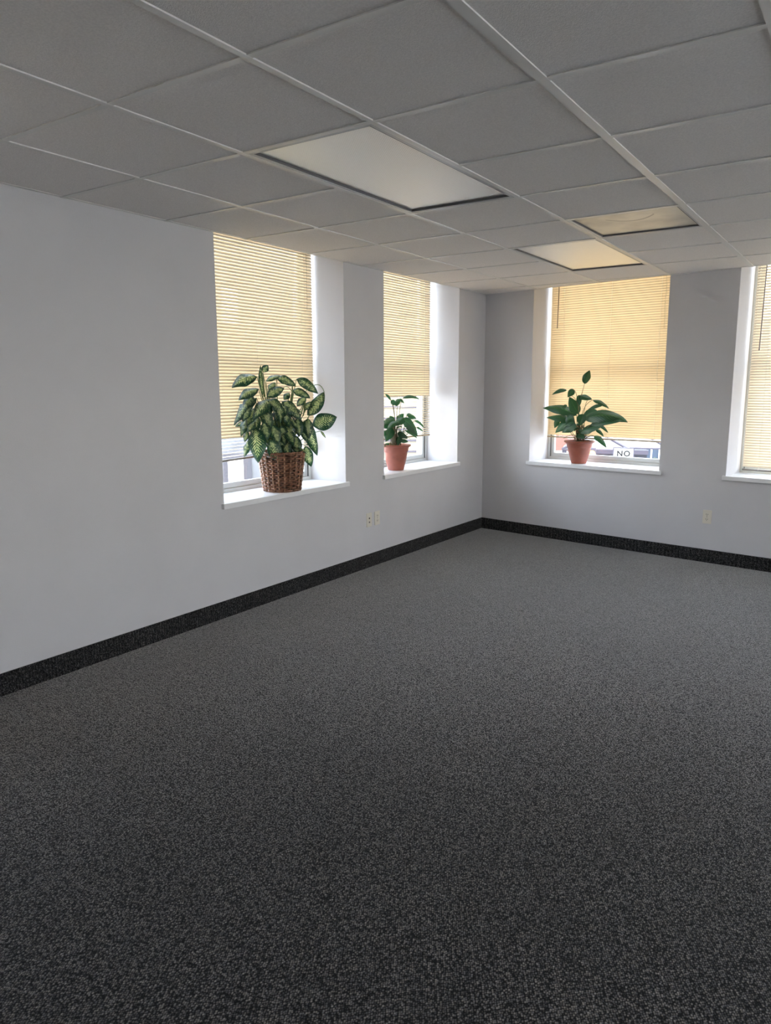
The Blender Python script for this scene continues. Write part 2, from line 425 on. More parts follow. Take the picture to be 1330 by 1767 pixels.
for j in range(len(rows) - 1):
    for i in range(len(edges_x) - 1):
        xa, xb = edges_x[i], edges_x[i + 1]
        ya = rows[j + 1]
        yb = rows[j] if rows[j] is not None else 5
        # clip by the back wall
        if ya > back_y(xa) - .01 and ya > back_y(xb) - .01: continue
        if taken(xa, xb, ya, min(yb, back_y((xa + xb) / 2))): continue
        P = [(xa + G, ya + G), (xb - G, ya + G), (xb - G, min(yb - G, back_y(xb - G))), (xa + G, min(yb - G, back_y(xa + G)))]
        if yb < 4 and P[2][1] < yb - G - 1e-6 and P[3][1] >= yb - G - 1e-6:
            xc = (yb - G) / SK
            P = [P[0], P[1], P[2], (xc, yb - G), P[3]]
        if P[2][1] <= P[1][1]:
            xc = (ya + G) / SK
            P = [P[0], (xc, ya + G), P[-1]]
        tiles.prism(P, H + .0015 + random.uniform(0, .0008), H + .02)
ceil = tiles.build('ceiling', TILEM)
struct(ceil, 'hung ceiling of square grey-white mineral tiles in a metal grid')
g = MB(); hw = .012
for x in bx:
    w_ = .017 if abs(x - AX[3]) < .01 else hw
    g.box((x - w_, ROOM_Y, H - .0035), (x + w_, back_y(x), H + .001))
    g.box((x - .001, ROOM_Y, H), (x + .001, back_y(x), H + .035))
for y in by:
    xe = min(ROOM_X, y / SK) if y < 0 else 0
    xe = ROOM_X if y < back_y(ROOM_X) else y / SK
    if xe <= .05: continue
    segs = [(0, xe)]
    for (x0, x1), (ya, yb) in light_cells + extra_lights:
        if min(ya, yb) + .05 < y < max(ya, yb) - .05:
            segs = [q for (a_, b_) in segs for q in ((a_, min(b_, x0)), (max(a_, x1), b_)) if q[1] - q[0] > .01]
    for a_, b_ in segs:
        g.box((a_, y - hw, H - .003), (b_, y + hw, H + .001))
        g.box((a_, y - .001, H), (b_, y + .001, H + .03))
g.build('ceiling_grid', GRID, ceil)

# plenum board so no light leaks from above the tiles
pl = MB(); pl.prism([(0, ROOM_Y), (ROOM_X, ROOM_Y), (ROOM_X, back_y(ROOM_X)), (0, 0)], H + .16, H + .18)
pl.build('plenum_board', PLENUM, ceil)

def ceiling_light(xr, yr, label, lens=LENS, name='ceiling_light', cat='ceiling light', off=.0):
    x0, x1 = xr; y0, y1 = min(yr), max(yr)
    cx, cy_ = (x0 + x1) / 2, (y0 + y1) / 2
    o = empty(name, (cx, cy_, H)); w = (x1 - x0) / 2 - .013; l = (y1 - y0) / 2 - .013
    tag(o, label, cat, 'fixtures set in the hung ceiling')
    hsg = MB()                                    # housing pan above
    hsg.box((-w, -l, .10), (w, l, .105))
    for sx_ in (-1, 1): hsg.box((sx_ * w, -l, .0), (sx_ * (w - .002), l, .10)); hsg.box((-w, sx_ * l, .0), (w, sx_ * (l - .002), .10))
    hsg.build('housing', FIXD, o)
    fr = MB(); t = .016
    for sx_ in (-1, 1):
        fr.box((sx_ * w, -l, -.002), (sx_ * (w - t), l, .004)); fr.box((-w + t, sx_ * l, -.002), (w - t, sx_ * (l - t), .004))
    fr.build('frame', FIXT, o, bevel=.001)
    rv = MB()
    for sx_ in (-1, 1):
        rv.box((sx_ * (w - t), -l + t, .0), (sx_ * (w - t - .006), l - t, .016)); rv.box((-w + t, sx_ * (l - t), .0), (w - t, sx_ * (l - t - .006), .016))
    rv.build('reveal', FIXD, o)
    ln = MB(); X0, Y0 = w - t - .004, l - t - .004
    if lens is LENS:                              # rows of small prisms
        nx, ny = int(2 * X0 / .0115), int(2 * Y0 / .0115); dx, dy = 2 * X0 / nx, 2 * Y0 / ny; pv = []; pf = []
        for j in range(ny + 1):
            for i in range(nx + 1): pv.append((-X0 + i * dx, -Y0 + j * dy, .010))
        for j in range(ny):
            for i in range(nx):
                k = len(pv); pv.append((-X0 + (i + .5) * dx, -Y0 + (j + .5) * dy, 0.010 - .0009)); a_ = j * (nx + 1) + i
                pf += [(a_, k, a_ + 1), (a_ + 1, k, a_ + nx + 2), (a_ + nx + 2, k, a_ + nx + 1), (a_ + nx + 1, k, a_)]
        ln.add(pv, pf)
        ln.box((-X0, -Y0, .0105), (X0, Y0, .013))
    else: ln.box((-X0, -Y0, .007), (X0, Y0, .012))
    ln.build('lens', lens, o)
    return o
ceiling_light(light_cells[0][0], light_cells[0][1], 'large rectangular ceiling light with ribbed clear lens, unlit, nearest the viewer')
ceiling_light(light_cells[1][0], light_cells[1][1], 'smaller-looking far rectangular ceiling light, plain pale lens, near the back wall')
p_ = ceiling_light(light_cells[2][0], light_cells[2][1], 'square stained ceiling panel with a brown smear, beside the far ceiling light', LENS2, 'ceiling_panel', 'ceiling panel')
ceiling_light(extra_lights[0][0], extra_lights[0][1], 'ceiling light above and right of the viewer')

# wall angle at the ceiling edge
for k, (M, u0, u1, wins) in enumerate(((LEFT, ROOM_Y, 0, LEFT_W), (BACK, 0, ROOM_X * N_, BACK_W))):
    w = MB(); w.box((u0, -.02, H - .001), (u1, 0, H + .0015))
    struct(w.build('trim_%d' % (k + 4), GRID, M=M), 'thin metal angle where the ceiling meets the wall')

# ------------------------------------------------------------------ baseboards
def baseboard(name, M, u0, u1, label, seams=()):
    b = MB(); cuts = [u0] + list(seams) + [u1]
    for i in range(len(cuts) - 1):
        t = .009 if i % 2 == 0 else .0105
        b.box((cuts[i] + .0004, -t, 0), (cuts[i + 1] - .0004, 0, .111 - .0015 * (i % 2)))
    return struct(b.build(name, CARPETB, M=M, bevel=.002), label)
baseboard('baseboard_left', LEFT, ROOM_Y, -.009, 'dark carpet strip baseboard along the left wall')
baseboard('baseboard_back', BACK, .0, ROOM_X * N_, 'dark carpet strip baseboard along the back wall, with a seam', (1.0,))

# ------------------------------------------------------------------ windows
wn_ = 0
def window(M, a, c, label, bare=False):
    global wn_; wn_ += 1
    root = struct(empty('window_%d' % wn_), label)
    s = MB()
    s.box((a + .0005, 0, SILL_Z - .033), (c - .0005, GLASS_V - .002, SILL_Z)); s.box((a - .022, -.024, SILL_Z - .0335), (c + .022, 0, SILL_Z + .0005))
    s.build('window_sill', WHITE, root, M, bevel=.002)
    v0, v1 = GLASS_V - .03, GLASS_V + .06
    fr = MB(); t = .028
    fr.box((a + .001, v0, SILL_Z), (a + t, v1, HEAD_Z)); fr.box((c - t, v0, SILL_Z), (c - .001, v1, HEAD_Z))
    fr.box((a + t, v0, SILL_Z), (c - t, v1, SILL_Z + .025)); fr.box((a + t, v0, HEAD_Z - .03), (c - t, v1, HEAD_Z))
    fr.build('window_frame', FRAME, root, M, bevel=.002)
    gk = MB()
    for uu in (a + t, c - t - .004): gk.box((uu, v0 + .004, SILL_Z + .026), (uu + .004, v0 + .012, HEAD_Z - .032))
    gk.build('gasket', FRAMED, root, M)
    mz = 1.645
    for nm, z0, z1, vv in (('lower_sash', SILL_Z + .026, mz + .022, v0 + .014), ('upper_sash', mz - .022, HEAD_Z - .031, v0 + .046)):
        q = MB(); a2, c2 = a + t + .004, c - t - .004; st = .034
        q.box((a2, vv, z0), (a2 + st, vv + .03, z1)); q.box((c2 - st, vv, z0), (c2, vv + .03, z1))
        q.box((a2 + st, vv, z0), (c2 - st, vv + .03, z0 + (.038 if nm == 'lower_sash' else .044))); q.box((a2 + st, vv, z1 - .044), (c2 - st, vv + .03, z1))
        so = q.build(nm, FRAME, root, M, bevel=.002)
        pn = MB(); pn.box((a2 + st, vv + .012, z0 + .036), (c2 - st, vv + .016, z1 - .042))
        pn.build('pane', GLASS, so, M)
    return root
window(LEFT, *LEFT_W[0], 'tall recessed window behind the big wicker basket plant')
window(LEFT, *LEFT_W[1], 'tall recessed window in the left wall next to the corner')
window(LEFT, *LEFT_W[2], 'unseen recessed window added for light in the left wall beside the viewer')  # added out of view to lift the ceiling brightness
window(BACK, *BACK_W[0], 'tall recessed window in the back wall right of the corner')
window(BACK, *BACK_W[1], 'recessed window at the right edge of the picture')
window(BACK, *BACK_W[2], 'unseen recessed window added for light further along the back wall')  # added out of view for more room light
for a, c in RIGHT_W: window(RIGHT, a, c, 'unseen bare window added in the opposite wall to brighten the room')  # added fill windows, never in view
for a, c in REAR_W: window(REAR, a, c, 'window behind the viewer')

# ------------------------------------------------------------------ blinds
def slat_mesh(b, u0, u1, v, z, tilt, w=.0255, dz=0.0, n=5):
    """one curved slat; tilt in degrees from flat, room edge down when positive; dz: end-to-end slope"""
    t = math.radians(tilt); vs_ = []
    segs = 6
    for k in range(segs + 1):
        s_ = k / segs; u = u0 + (u1 - u0) * s_; zz = z + dz * (s_ - .5)
        for i in range(n):
            q = (i / (n - 1) - .5); d = q * w; crown = .0022 * (1 - 4 * q * q)
            vs_.append((u, v + d * math.cos(t) - crown * math.sin(t), zz + d * math.sin(t) + crown * math.cos(t)))
    fs = []
    for k in range(segs):
        for i in range(n - 1): fs.append((k * n + i, (k + 1) * n + i, (k + 1) * n + i + 1, k * n + i + 1))
    b.add(vs_, fs)

def blind(M, u0, u1, zb, label, tiltf, smat, rmat, slope=0.0, v=.285, wand=None, wmat=WAND, pitch=.0213, ladders=None, cords=(), zfan=None, hang=None):
    root = empty('window_blind', M @ Vector(((u0 + u1) / 2, v, zb)))
    inv = Matrix.Translation(-root.location) @ M
    tag(root, label, 'window blind', 'slatted blinds in the windows')
    ztop = HEAD_Z - .055
    hr = MB(); hr.box((u0, v - .02, ztop + .005), (u1, v + .02, ztop + .045)); hr.build('headrail', rmat, root, inv)
    n = int((ztop - zb - .012) / pitch)
    sl = MB()
    for k in range(n):
        z = ztop - (k + .5) * pitch
        fz = 0 if not zfan else max(0, min(1, (zfan - z) / (zfan - zb)))
        slat_mesh(sl, u0 + random.uniform(0, .0012), u1 - random.uniform(0, .0012), v + random.uniform(-.0004, .0004), z - fz * .0, tiltf(z) + random.uniform(-1.2, 1.2), dz=slope * fz)
    sl.build('slats', smat, root, inv, smooth=True)
    br = MB(); nn = 2
    z0 = zb - slope / 2; z1 = zb + slope / 2
    br.add([(u0, v - .012, z0 - .006), (u0, v + .012, z0 - .006), (u0, v + .012, z0 + .008), (u0, v - .012, z0 + .008),
            (u1, v - .012, z1 - .006), (u1, v + .012, z1 - .006), (u1, v + .012, z1 + .008), (u1, v - .012, z1 + .008)],
           [(0, 1, 2, 3), (7, 6, 5, 4), (0, 4, 5, 1), (1, 5, 6, 2), (2, 6, 7, 3), (3, 7, 4, 0)])
    br.build('bottom_rail', rmat, root, inv, bevel=.003)
    for u in (ladders or (u0 + .16, (u0 + u1) / 2, u1 - .16)):
        lc = MB()
        for dv in (-.0135, .0135):
            pts = []; z = zb + slope * ((u - u0) / (u1 - u0) - .5)
            steps = 60
            for k in range(steps + 1): pts.append((u + .0006 * math.sin(k * 1.7), v + dv, z + (ztop - z) * k / steps))
            lc.tube(pts, .0009, 4)
        for k in range(n):
            z = ztop - (k + .5) * pitch - .002
            fz = 0 if not zfan else max(0, min(1, (zfan - z) / (zfan - zb)))
            z += slope * fz * ((u - u0) / (u1 - u0) - .5)
            t = math.radians(tiltf(z)); d = .0127
            lc.tube([(u, v - d * math.cos(t), z - d * math.sin(t)), (u, v + d * math.cos(t), z + d * math.sin(t))], .0007, 3)
        lc.build('ladder_cord', CORD, root, inv)
    for (u, zlow) in cords:
        cd = MB(); cd.tube([(u + .003 * math.sin(k * .9), v - .02, zlow + (ztop - zlow) * k / 20) for k in range(21)], .0013, 5)
        cd.build('pull_cord', CORDD, root, inv)
    if wand:
        wd = MB(); wd.tube([(wand[0] + wand[2], v - .03, wand[1]), (wand[0] + wand[2] * .9, v - .03, wand[1] + .02), (wand[0], v - .022, ztop)], [.0048, .0042, .0036], 8)
        wd.build('tilt_wand', wmat, root, inv, smooth=True)
    return root
blind(LEFT, -3.585, -2.362, .968, 'cream slatted blind behind the big basket plant, its bottom rail hanging crooked',
      lambda z: 61 if z > 1.10 else (10 if z < 1.07 and z > 1.065 else 4), SLAT, RAILG, slope=.028, ladders=(-3.40, -2.98, -2.50), cords=((-2.44, 2.02),), zfan=1.12)
blind(LEFT, -1.795, -.605, .990, 'cream slatted blind next to the corner, its lower slats turned open over the lily',
      lambda z: 59 if z > 1.36 else 8, SLAT, RAIL, ladders=(-1.63, -1.13, -.72))
blind(BACK, .582, 1.825, .960, 'golden glowing slatted blind fully shut, behind the lily right of the corner',
      lambda z: 76, SLATG, RAIL, wand=(.666, 2.0, -.005), ladders=(.72, 1.20, 1.66), cords=((1.70, 1.95),))
blind(BACK, 2.425, 3.645, .765, 'pale ivory slatted blind lowered to the sill at the right edge',
      lambda z: 56, SLATW, RAILG, wand=(2.50, 1.73, -.01), wmat=WANDG, ladders=(2.55, 3.03, 3.5))
blind(BACK, 4.365, 5.585, .765, 'pale ivory slatted blind in the unseen added window further along the back wall', lambda z: 50, SLATW, RAILG)  # hangs in an added, unseen window

blind(LEFT, -6.98, -5.76, .96, 'cream slatted blind in the unseen added left wall window beside the viewer', lambda z: 57, SLAT, RAIL)  # goes with the added window out of view

# ------------------------------------------------------------------ outlets
def plate(M, u, z, label, kind, name, cat):
    o = empty(name, M @ Vector((u, 0, z))); inv = Matrix.Translation(-o.location) @ M
    tag(o, label, cat)
    b = MB(); b.box((u - .036, -.006, z - .057), (u + .036, 0, z + .057)); b.build('cover_plate', PLATE, o, inv, bevel=.003)
    if kind == 'duplex':
        for dz in (-.02, .02):
            r = MB(); poly = []
            for k in range(20):
                a = 2 * PI * k / 20; poly.append((.0165 * math.cos(a), max(-.0135, min(.0135, .0165 * math.sin(a)))))
            vs_ = [(u + p[0], -.0075, z + dz + p[1]) for p in poly] + [(u + p[0], -.005, z + dz + p[1]) for p in poly]
            r.add(vs_, [tuple(range(20))] + [(k, 20 + k, 20 + (k + 1) % 20, (k + 1) % 20) for k in range(20)])
            rc = r.build('receptacle', PLATE, o, inv)
            s = MB()
            for du, hh in ((-.0065, .0045), (.0065, .0038)): s.box((u + du - .0016, -.0085, z + dz - hh + .002), (u + du + .0016, -.0074, z + dz + hh + .002))
            s.box((u - .0025, -.0085, z + dz - .0105), (u + .0025, -.0074, z + dz - .0065))
            s.build('slots', SLOT, rc, inv)
        s = MB(); s.lathe([(.0028, 0), (.0028, .0015)], 10); s.build('screw', SLOT, o, inv @ Matrix.Translation((u, -.006, z)) @ Matrix.Rotation(PI / 2, 4, 'X'))
    else:
        for dz in (-.018, .014):
            s = MB(); s.box((u - .006, -.0085, z + dz - .006), (u + .006, -.0055, z + dz + .006)); s.build('jack', SLOT, o, inv)
    return o
plate(LEFT, -2.036, .391, 'ivory phone jack plate on the left wall, left one of the pair', 'jack', 'wall_plate', 'wall plate')
plate(LEFT, -1.921, .391, 'ivory duplex outlet on the left wall, right one of the pair', 'duplex', 'wall_outlet', 'outlet')
plate(BACK, (2.24 + SK * -.357) / N_, .383, 'ivory duplex outlet low on the back wall below the right window', 'duplex', 'wall_outlet', 'outlet')

# ------------------------------------------------------------------ plants
RH = Vector((R_RIGHT.x, R_RIGHT.y, 0)).normalized()
TH = -Vector((R_FWD.x, R_FWD.y, 0)).normalized()      # toward the room
SPREAD = [RH]
def spread(deg):            # the crown spreads mostly along its sill
    a = Vector((math.cos(math.radians(deg)), math.sin(math.radians(deg)), 0)); SPREAD[0] = a / a.dot(RH)
def LP(p, k, o):            # drawing units -> plant coordinates: (right, up, toward)
    return SPREAD[0] * ((p[0] - o[0]) * k * (.94 if p[0] < o[0] else 1.0)) + Vector((0, 0, (o[1] - p[1]) * k)) + TH * p[2]
def leaf(b, base, ctrl, tip, w, nrm, fold=.25, wave=0.0, nl=14, nw=6, prof=.85, curl=0):
    vs_ = []; uv = []
    L0 = (tip - base).length
    for i in range(nl + 1):
        t = i / nl; p = base * (1 - t) ** 2 + ctrl * (2 * t * (1 - t)) + tip * t * t
        tg = ((ctrl - base) * (1 - t) + (tip - ctrl) * t)
        if tg.length < 1e-6: tg = tip - base
        tg.normalize()
        nn = (nrm - tg * nrm.dot(tg))
        if nn.length < 1e-4: nn = tg.orthogonal()
        nn.normalize(); side = tg.cross(nn)
        hw = w / 2 * max(0.0, math.sin(PI * min(1, t) ** prof)) ** .8 if 0 < t < 1 else w * .01
        for j in range(nw + 1):
            s_ = 2 * j / nw - 1
            vs_.append(p + side * (hw * s_ * (1 - .1 * abs(s_))) + nn * (-fold * hw * abs(s_) ** 1.3 * (1 if fold > 0 else 1) + wave * hw * math.sin(t * 11 + s_ * 2.2) * abs(s_)))
            uv.append((j / nw, t))
    fs = []
    for i in range(nl):
        for j in range(nw): a = i * (nw + 1) + j; fs.append((a, a + 1, a + nw + 2, a + nw + 1))
    b.add(vs_, fs, uv)
def bez(a, c, b_, n=9): return [a * (1 - t) ** 2 + c * 2 * t * (1 - t) + b_ * t * t for t in [i / n for i in range(n + 1)]]

def normal_of(rx, ry):      # leaf normal: rx right lean, ry up lean
    return (TH + RH * rx + Vector((0, 0, ry))).normalized()

# ---- the big variegated plant in a wicker basket
px0, pz0 = -.049, -3.024
K1 = 4.0177 / 1000 / 5.32
spread(62)
bask = empty('potted_plant', (-.098, -2.952, SILL_Z))
tag(bask, 'bushy cream-and-green variegated plant in a brown wicker basket on the left sill', 'potted plant', 'potted plants on the window sills')
Rb, Rt, Hb = .122, .156, .270
wk = MB(); nst = 22; rowsn = 19
for r in range(rowsn):
    z = .008 + (Hb - .012) * (r + .5) / rowsn; base_r = Rb + (Rt - Rb) * z / Hb
    rj = random.uniform(-.001, .001); pts = []
    for k in range(160):
        a = 2 * PI * k / 160
        rr = base_r + rj + .0085 * math.sin(a * nst / 2 + PI * (r % 2)) ; zz = z + .0012 * math.sin(a * 3 + r)
        pts.append((rr * math.cos(a), rr * math.sin(a), zz))
    wk.tube(pts, .0066, 6, close=True)
wk.build('weave', WICK, bask, smooth=True)
stk = MB()
for k in range(nst):
    a = 2 * PI * (k + .5) / nst
    stk.tube([((Rb + .006) * math.cos(a), (Rb + .006) * math.sin(a), .002), ((Rt + .006) * math.cos(a), (Rt + .006) * math.sin(a), Hb)], .0062, 6)
stk.build('stakes', WICKP, bask, smooth=True)
for q in range(2):
    rm = MB(); rm.tube([((Rt + .004 * math.sin(k * .6 + q * PI)) * math.cos(2 * PI * k / 120), (Rt + .004 * math.sin(k * .6 + q * PI)) * math.sin(2 * PI * k / 120), Hb + .004 * math.cos(k * .6 + q * PI)) for k in range(120)], .006, 6, close=True)
    rm.build('rim_strand', WICK, bask, smooth=True)
rm = MB(); rm.tube([((Rb) * math.cos(2 * PI * k / 60), Rb * math.sin(2 * PI * k / 60), .006) for k in range(60)], .006, 6, close=True)
rm.build('foot_ring', WICK, bask, smooth=True)
ln_ = MB(); ln_.lathe([(Rb - .012, .004), (Rt - .014, Hb - .03)], 32); ln_.build('liner', SOIL, bask)
so = MB(); so.lathe([(Rt - .013, Hb - .05), (Rt - .016, Hb - .028), (.06, Hb - .02), (.004, Hb - .022)], 32); so.build('soil', SOIL, bask, smooth=True)
O1 = (612, 1205)
# base, tip, width, toward-offset base, toward-offset tip, sag (up), lean of the normal
L1 = [
 ((420,165),(208,262),120,.02,.05,38,(-.1,.5)), ((468,125),(520,62),62,.0,.02,4,(.3,.2)), ((462,330),(448,62),46,.01,.0,0,(.6,0)),
 ((485,205),(628,158),62,-.03,-.03,22,(0,.9)), ((585,178),(755,250),82,-.02,.02,28,(.1,.5)), ((755,182),(946,318),92,-.03,.0,26,(.2,.4)),
 ((722,290),(884,360),78,.02,.06,26,(.1,.5)), ((508,282),(572,212),66,-.02,-.02,2,(-.2,.3)), ((500,345),(660,268),92,.03,.05,18,(-.1,.3)),
 ((425,270),(255,372),104,.0,.03,26,(-.2,.5)), ((410,350),(215,590),118,.03,.06,50,(-.5,.45)), ((550,365),(395,545),128,.08,.12,40,(-.2,.6)),
 ((520,375),(668,500),104,.09,.14,36,(.15,.65)), ((640,385),(808,560),104,.06,.10,36,(.4,.5)), ((560,380),(470,560),90,.07,.11,26,(-.2,.4)),
 ((1000,300),(855,515),108,-.02,.06,-26,(.1,.1)), ((893,610),(1118,535),158,.02,.06,6,(-.05,.25)), ((830,560),(936,892),112,.03,.06,22,(.5,.15)),
 ((826,800),(876,998),92,.0,.02,4,(.3,.1)), ((540,720),(632,962),116,.13,.15,14,(.15,.2)), ((410,610),(430,922),152,.10,.13,24,(-.1,.25)),
 ((330,720),(290,875),66,.02,.04,6,(-.4,.2)), ((300,560),(205,605),40,-.02,-.02,6,(-.3,.3)), ((330,520),(270,690),96,.02,.05,22,(-.5,.3)),
 ((470,455),(560,618),98,.10,.14,20,(.1,.3)), ((560,590),(618,760),92,.11,.14,12,(.1,.2)), ((745,690),(775,878),94,.08,.11,8,(0,.15)),
 ((775,530),(790,705),84,.09,.12,10,(.1,.2)), ((860,540),(868,728),92,.06,.09,10,(.3,.2)), ((350,430),(300,560),84,.06,.09,14,(-.3,.4)),
 ((400,560),(340,650),70,.08,.10,12,(-.3,.3)), ((960,668),(1006,738),20,-.02,-.02,10,(.2,.3)), ((690,310),(640,372),60,-.03,-.03,4,(0,.4)),
 ((840,350),(760,430),66,.0,.02,8,(.2,.5)), ((880,390),(830,470),56,.0,.03,4,(.2,.3)), ((640,470),(700,640),100,.06,.08,16,(.1,.3)),
 ((600,440),(690,520),80,.08,.1,16,(.1,.6)), ((440,640),(480,700),60,.09,.1,8,(0,.2)), ((320,640),(300,740),60,.03,.05,8,(-.4,.2)),
 ((620,745),(665,775),30,.14,.15,4,(0,.3)), ((680,420),(560,440),70,.05,.05,10,(0,.6)), ((380,330),(300,470),96,.03,.06,24,(-.3,.5)), ((400,440),(330,600),100,.05,.08,22,(-.3,.4)), ((430,520),(370,680),90,.06,.09,16,(-.3,.3)), ((330,450),(235,560),80,.01,.03,16,(-.4,.4)), ((360,560),(285,640),76,.04,.06,12,(-.4,.4)), ((480,560),(520,720),90,.10,.13,12,(-.1,.2)), ((700,560),(720,740),90,.09,.11,10,(.1,.2)), ((820,600),(850,760),86,.05,.08,10,(.3,.2)), ((640,600),(670,780),90,.11,.13,10,(.1,.2)), ((330,390),(255,470),80,.0,.02,14,(-.3,.5)),
]
fo = MB(); stems = MB()
def P1(x, y, t): return LP((x, y, t), K1, O1)
for (b0, t0, w, ob, ot, sag, nr) in L1:
    b3, t3 = P1(*b0, ob), P1(*t0, ot); c3 = (b3 + t3) / 2 + Vector((0, 0, sag * K1 * 1.6)) + TH * .012
    leaf(fo, b3, c3, t3, w * K1 * 1.22, normal_of(*nr), fold=.26, wave=.12, prof=.9)
    root_ = P1(600 + (b0[0] - 600) * .28, 830, .02)
    stems.tube(bez(root_, (root_ + b3) / 2 + Vector((0, 0, .05)), b3), [.0042 - .0002 * i for i in range(10)], 6)
for k in range(64):         # inner foliage that fills the crown all the way round
    a = random.uniform(0, 2 * PI); h = random.uniform(.31, .60); r0 = random.uniform(.02, .08) 
    dr = random.uniform(.06, .12); fall = random.uniform(.05, .13)
    if math.cos(a) < 0: dr *= .55; r0 *= .7
    b3 = Vector((r0 * math.cos(a), r0 * math.sin(a), h)); t3 = Vector(((r0 + dr) * math.cos(a), (r0 + dr) * math.sin(a), h - fall))
    c3 = (b3 + t3) / 2 + Vector((0, 0, .05))
    leaf(fo, b3, c3, t3, random.uniform(.07, .10), Vector((math.cos(a) * .7, math.sin(a) * .7, .8)).normalized(), fold=.3, wave=.12)
    stems.tube([(r0 * .4 * math.cos(a), r0 * .4 * math.sin(a), .21), tuple(b3)], .003, 5)
for (xa, ya, xb, yb) in ((560, 840, 480, 330), (480, 340, 452, 110), (640, 840, 715, 380), (715, 390, 722, 235), (680, 840, 830, 380), (600, 840, 560, 400), (830, 390, 812, 520)):
    stems.tube(bez(P1(xa, ya, .02), P1((xa + xb) / 2 + 10, (ya + yb) / 2, .03), P1(xb, yb, .01)), [.007 - .0003 * i for i in range(10)], 7)
stems.tube(bez(P1(800, 330, 0), P1(960, 150, -.01), P1(1000, 305, -.02)), .0028, 6)
stems.tube(bez(P1(600, 330, 0), P1(660, 190, -.01), P1(722, 300, .02)), .0022, 6)
fo.build('foliage', LEAFV, bask, smooth=True)
stems.build('stems', STEM, bask, smooth=True)

def pot(root, Rb, Rt, Hh, m_, rimh=.026):
    b = MB()
    b.lathe([(Rb * .9, 0), (Rb, .004), (Rb + (Rt - Rb) * .45, Hh * .5), (Rt * .80, Hh * .70), (Rt * .81, Hh * .715), (Rt * .845, Hh * .73), (Rt * .90, Hh - .022),
             (Rt * .99, Hh - .017), (Rt * 1.035, Hh - .012), (Rt * 1.04, Hh - .001), (Rt * .99, Hh + .002), (Rt * .93, Hh - .004), (Rt * .88, Hh - .03), (Rt * .85, Hh - .034)], 56)
    b.build('pot', m_, root, smooth=True, angle=50)
    s = MB(); s.lathe([(Rt * .86, Hh - .035), (Rt * .865, Hh - .022), (Rt * .5, Hh - .014), (.003, Hh - .016)], 32); s.build('soil', SOIL, root, smooth=True)

def lily(loc, label, Rb, Rt, Hh, m_, K, O, leaves, stalks, seed, nfill, top_y):
    random.seed(seed)
    o = empty('potted_plant', loc); tag(o, label, 'potted plant', 'potted plants on the window sills')
    pot(o, Rb, Rt, Hh, m_)
    fo = MB(); st = MB()
    for (b0, t0, w, ob, ot, sag, nr) in leaves:
        b3, t3 = LP((*b0, ob), K, O), LP((*t0, ot), K, O); c3 = (b3 + t3) / 2 + Vector((0, 0, sag * K * 1.6))
        leaf(fo, b3, c3, t3, w * K * 1.15, normal_of(*nr), fold=.22, wave=.07, prof=.8)
        r0 = Vector((random.uniform(-.03, .03), random.uniform(-.03, .03), Hh - .02))
        if b0[1] > top_y: st.tube(bez(r0, (r0 + b3) / 2 + Vector((0, 0, .03)), b3), .0026, 6)
    for pts in stalks:
        q = [LP(p, K, O) for p in pts]
        if len(q) == 3: q = bez(q[0], q[1] * 2 - (q[0] + q[2]) / 2, q[2])
        st.tube(q, .0024, 6)
    for k in range(nfill):
        a = random.uniform(0, 2 * PI); h = Hh + random.uniform(.05, .15); r0 = random.uniform(.01, .04); dr = random.uniform(.06, .11)
        b3 = Vector((r0 * math.cos(a), r0 * math.sin(a), h)); t3 = b3 + Vector((dr * math.cos(a), dr * math.sin(a), random.uniform(-.06, .02)))
        leaf(fo, b3, (b3 + t3) / 2 + Vector((0, 0, .045)), t3, random.uniform(.035, .055), Vector((math.cos(a) * .5, math.sin(a) * .5, 1)), fold=.22, wave=.08)
        st.tube([(r0 * .5 * math.cos(a), r0 * .5 * math.sin(a), Hh - .02), tuple(b3)], .0024, 5)
    fo.build('foliage', LEAFG, o, smooth=True); st.build('stems', STEMB, o, smooth=True)
    return o
# ---- lily in the left wall window by the corner
K2 = 5.0366 / 1000 / 6.045; O2 = (316, 985)
L2 = [((262,262),(196,196),26,0,0,14,(-.2,.6)), ((262,262),(318,316),52,0,.02,6,(0,.3)), ((352,248),(318,322),52,.01,.03,6,(.1,.3)), ((350,255),(404,296),34,0,0,14,(.2,.6)),
 ((388,243),(575,258),42,0,-.02,34,(.1,.75)), ((300,455),(190,510),84,.0,.03,22,(-.2,.6)), ((345,475),(222,548),72,.06,.10,18,(-.2,.75)), ((385,455),(545,640),112,.04,.08,44,(.3,.6)),
 ((430,420),(530,452),76,.0,.0,14,(.1,.9)), ((400,440),(320,520),90,.05,.08,12,(-.1,.6)), ((515,478),(622,560),34,.0,.0,26,(.3,.6)), ((535,548),(606,592),28,.02,.02,12,(.3,.6)),
 ((270,540),(205,680),104,.02,.05,10,(-.3,.1)), ((330,600),(440,655),66,.05,.08,10,(.1,.4)), ((360,625),(335,722),60,.05,.07,4,(0,.1)), ((410,575),(545,662),36,.03,.05,20,(.1,.6)),
 ((365,680),(445,690),44,.03,.05,4,(0,.3)), ((300,500),(250,420),60,-.02,-.03,0,(-.2,.4)), ((330,480),(400,400),66,-.02,-.03,4,(.2,.6)), ((420,520),(520,600),70,.05,.07,16,(.2,.5)),
 ((250,560),(180,470),70,-.03,-.03,6,(-.3,.4)), ((240,700),(190,730),40,.03,.05,4,(-.3,.3)), ((300,560),(110,520),70,.0,.0,30,(-.2,.7)), ((280,600),(90,640),60,.0,.02,34,(-.3,.6))]
S2 = [((300,720,0),(300,400,0),(258,262,0)), ((335,720,0),(325,420,0),(352,250,0)), ((325,720,.01),(300,430,0),(275,300,0)), ((345,710,0),(355,380,0),(390,245,0))]
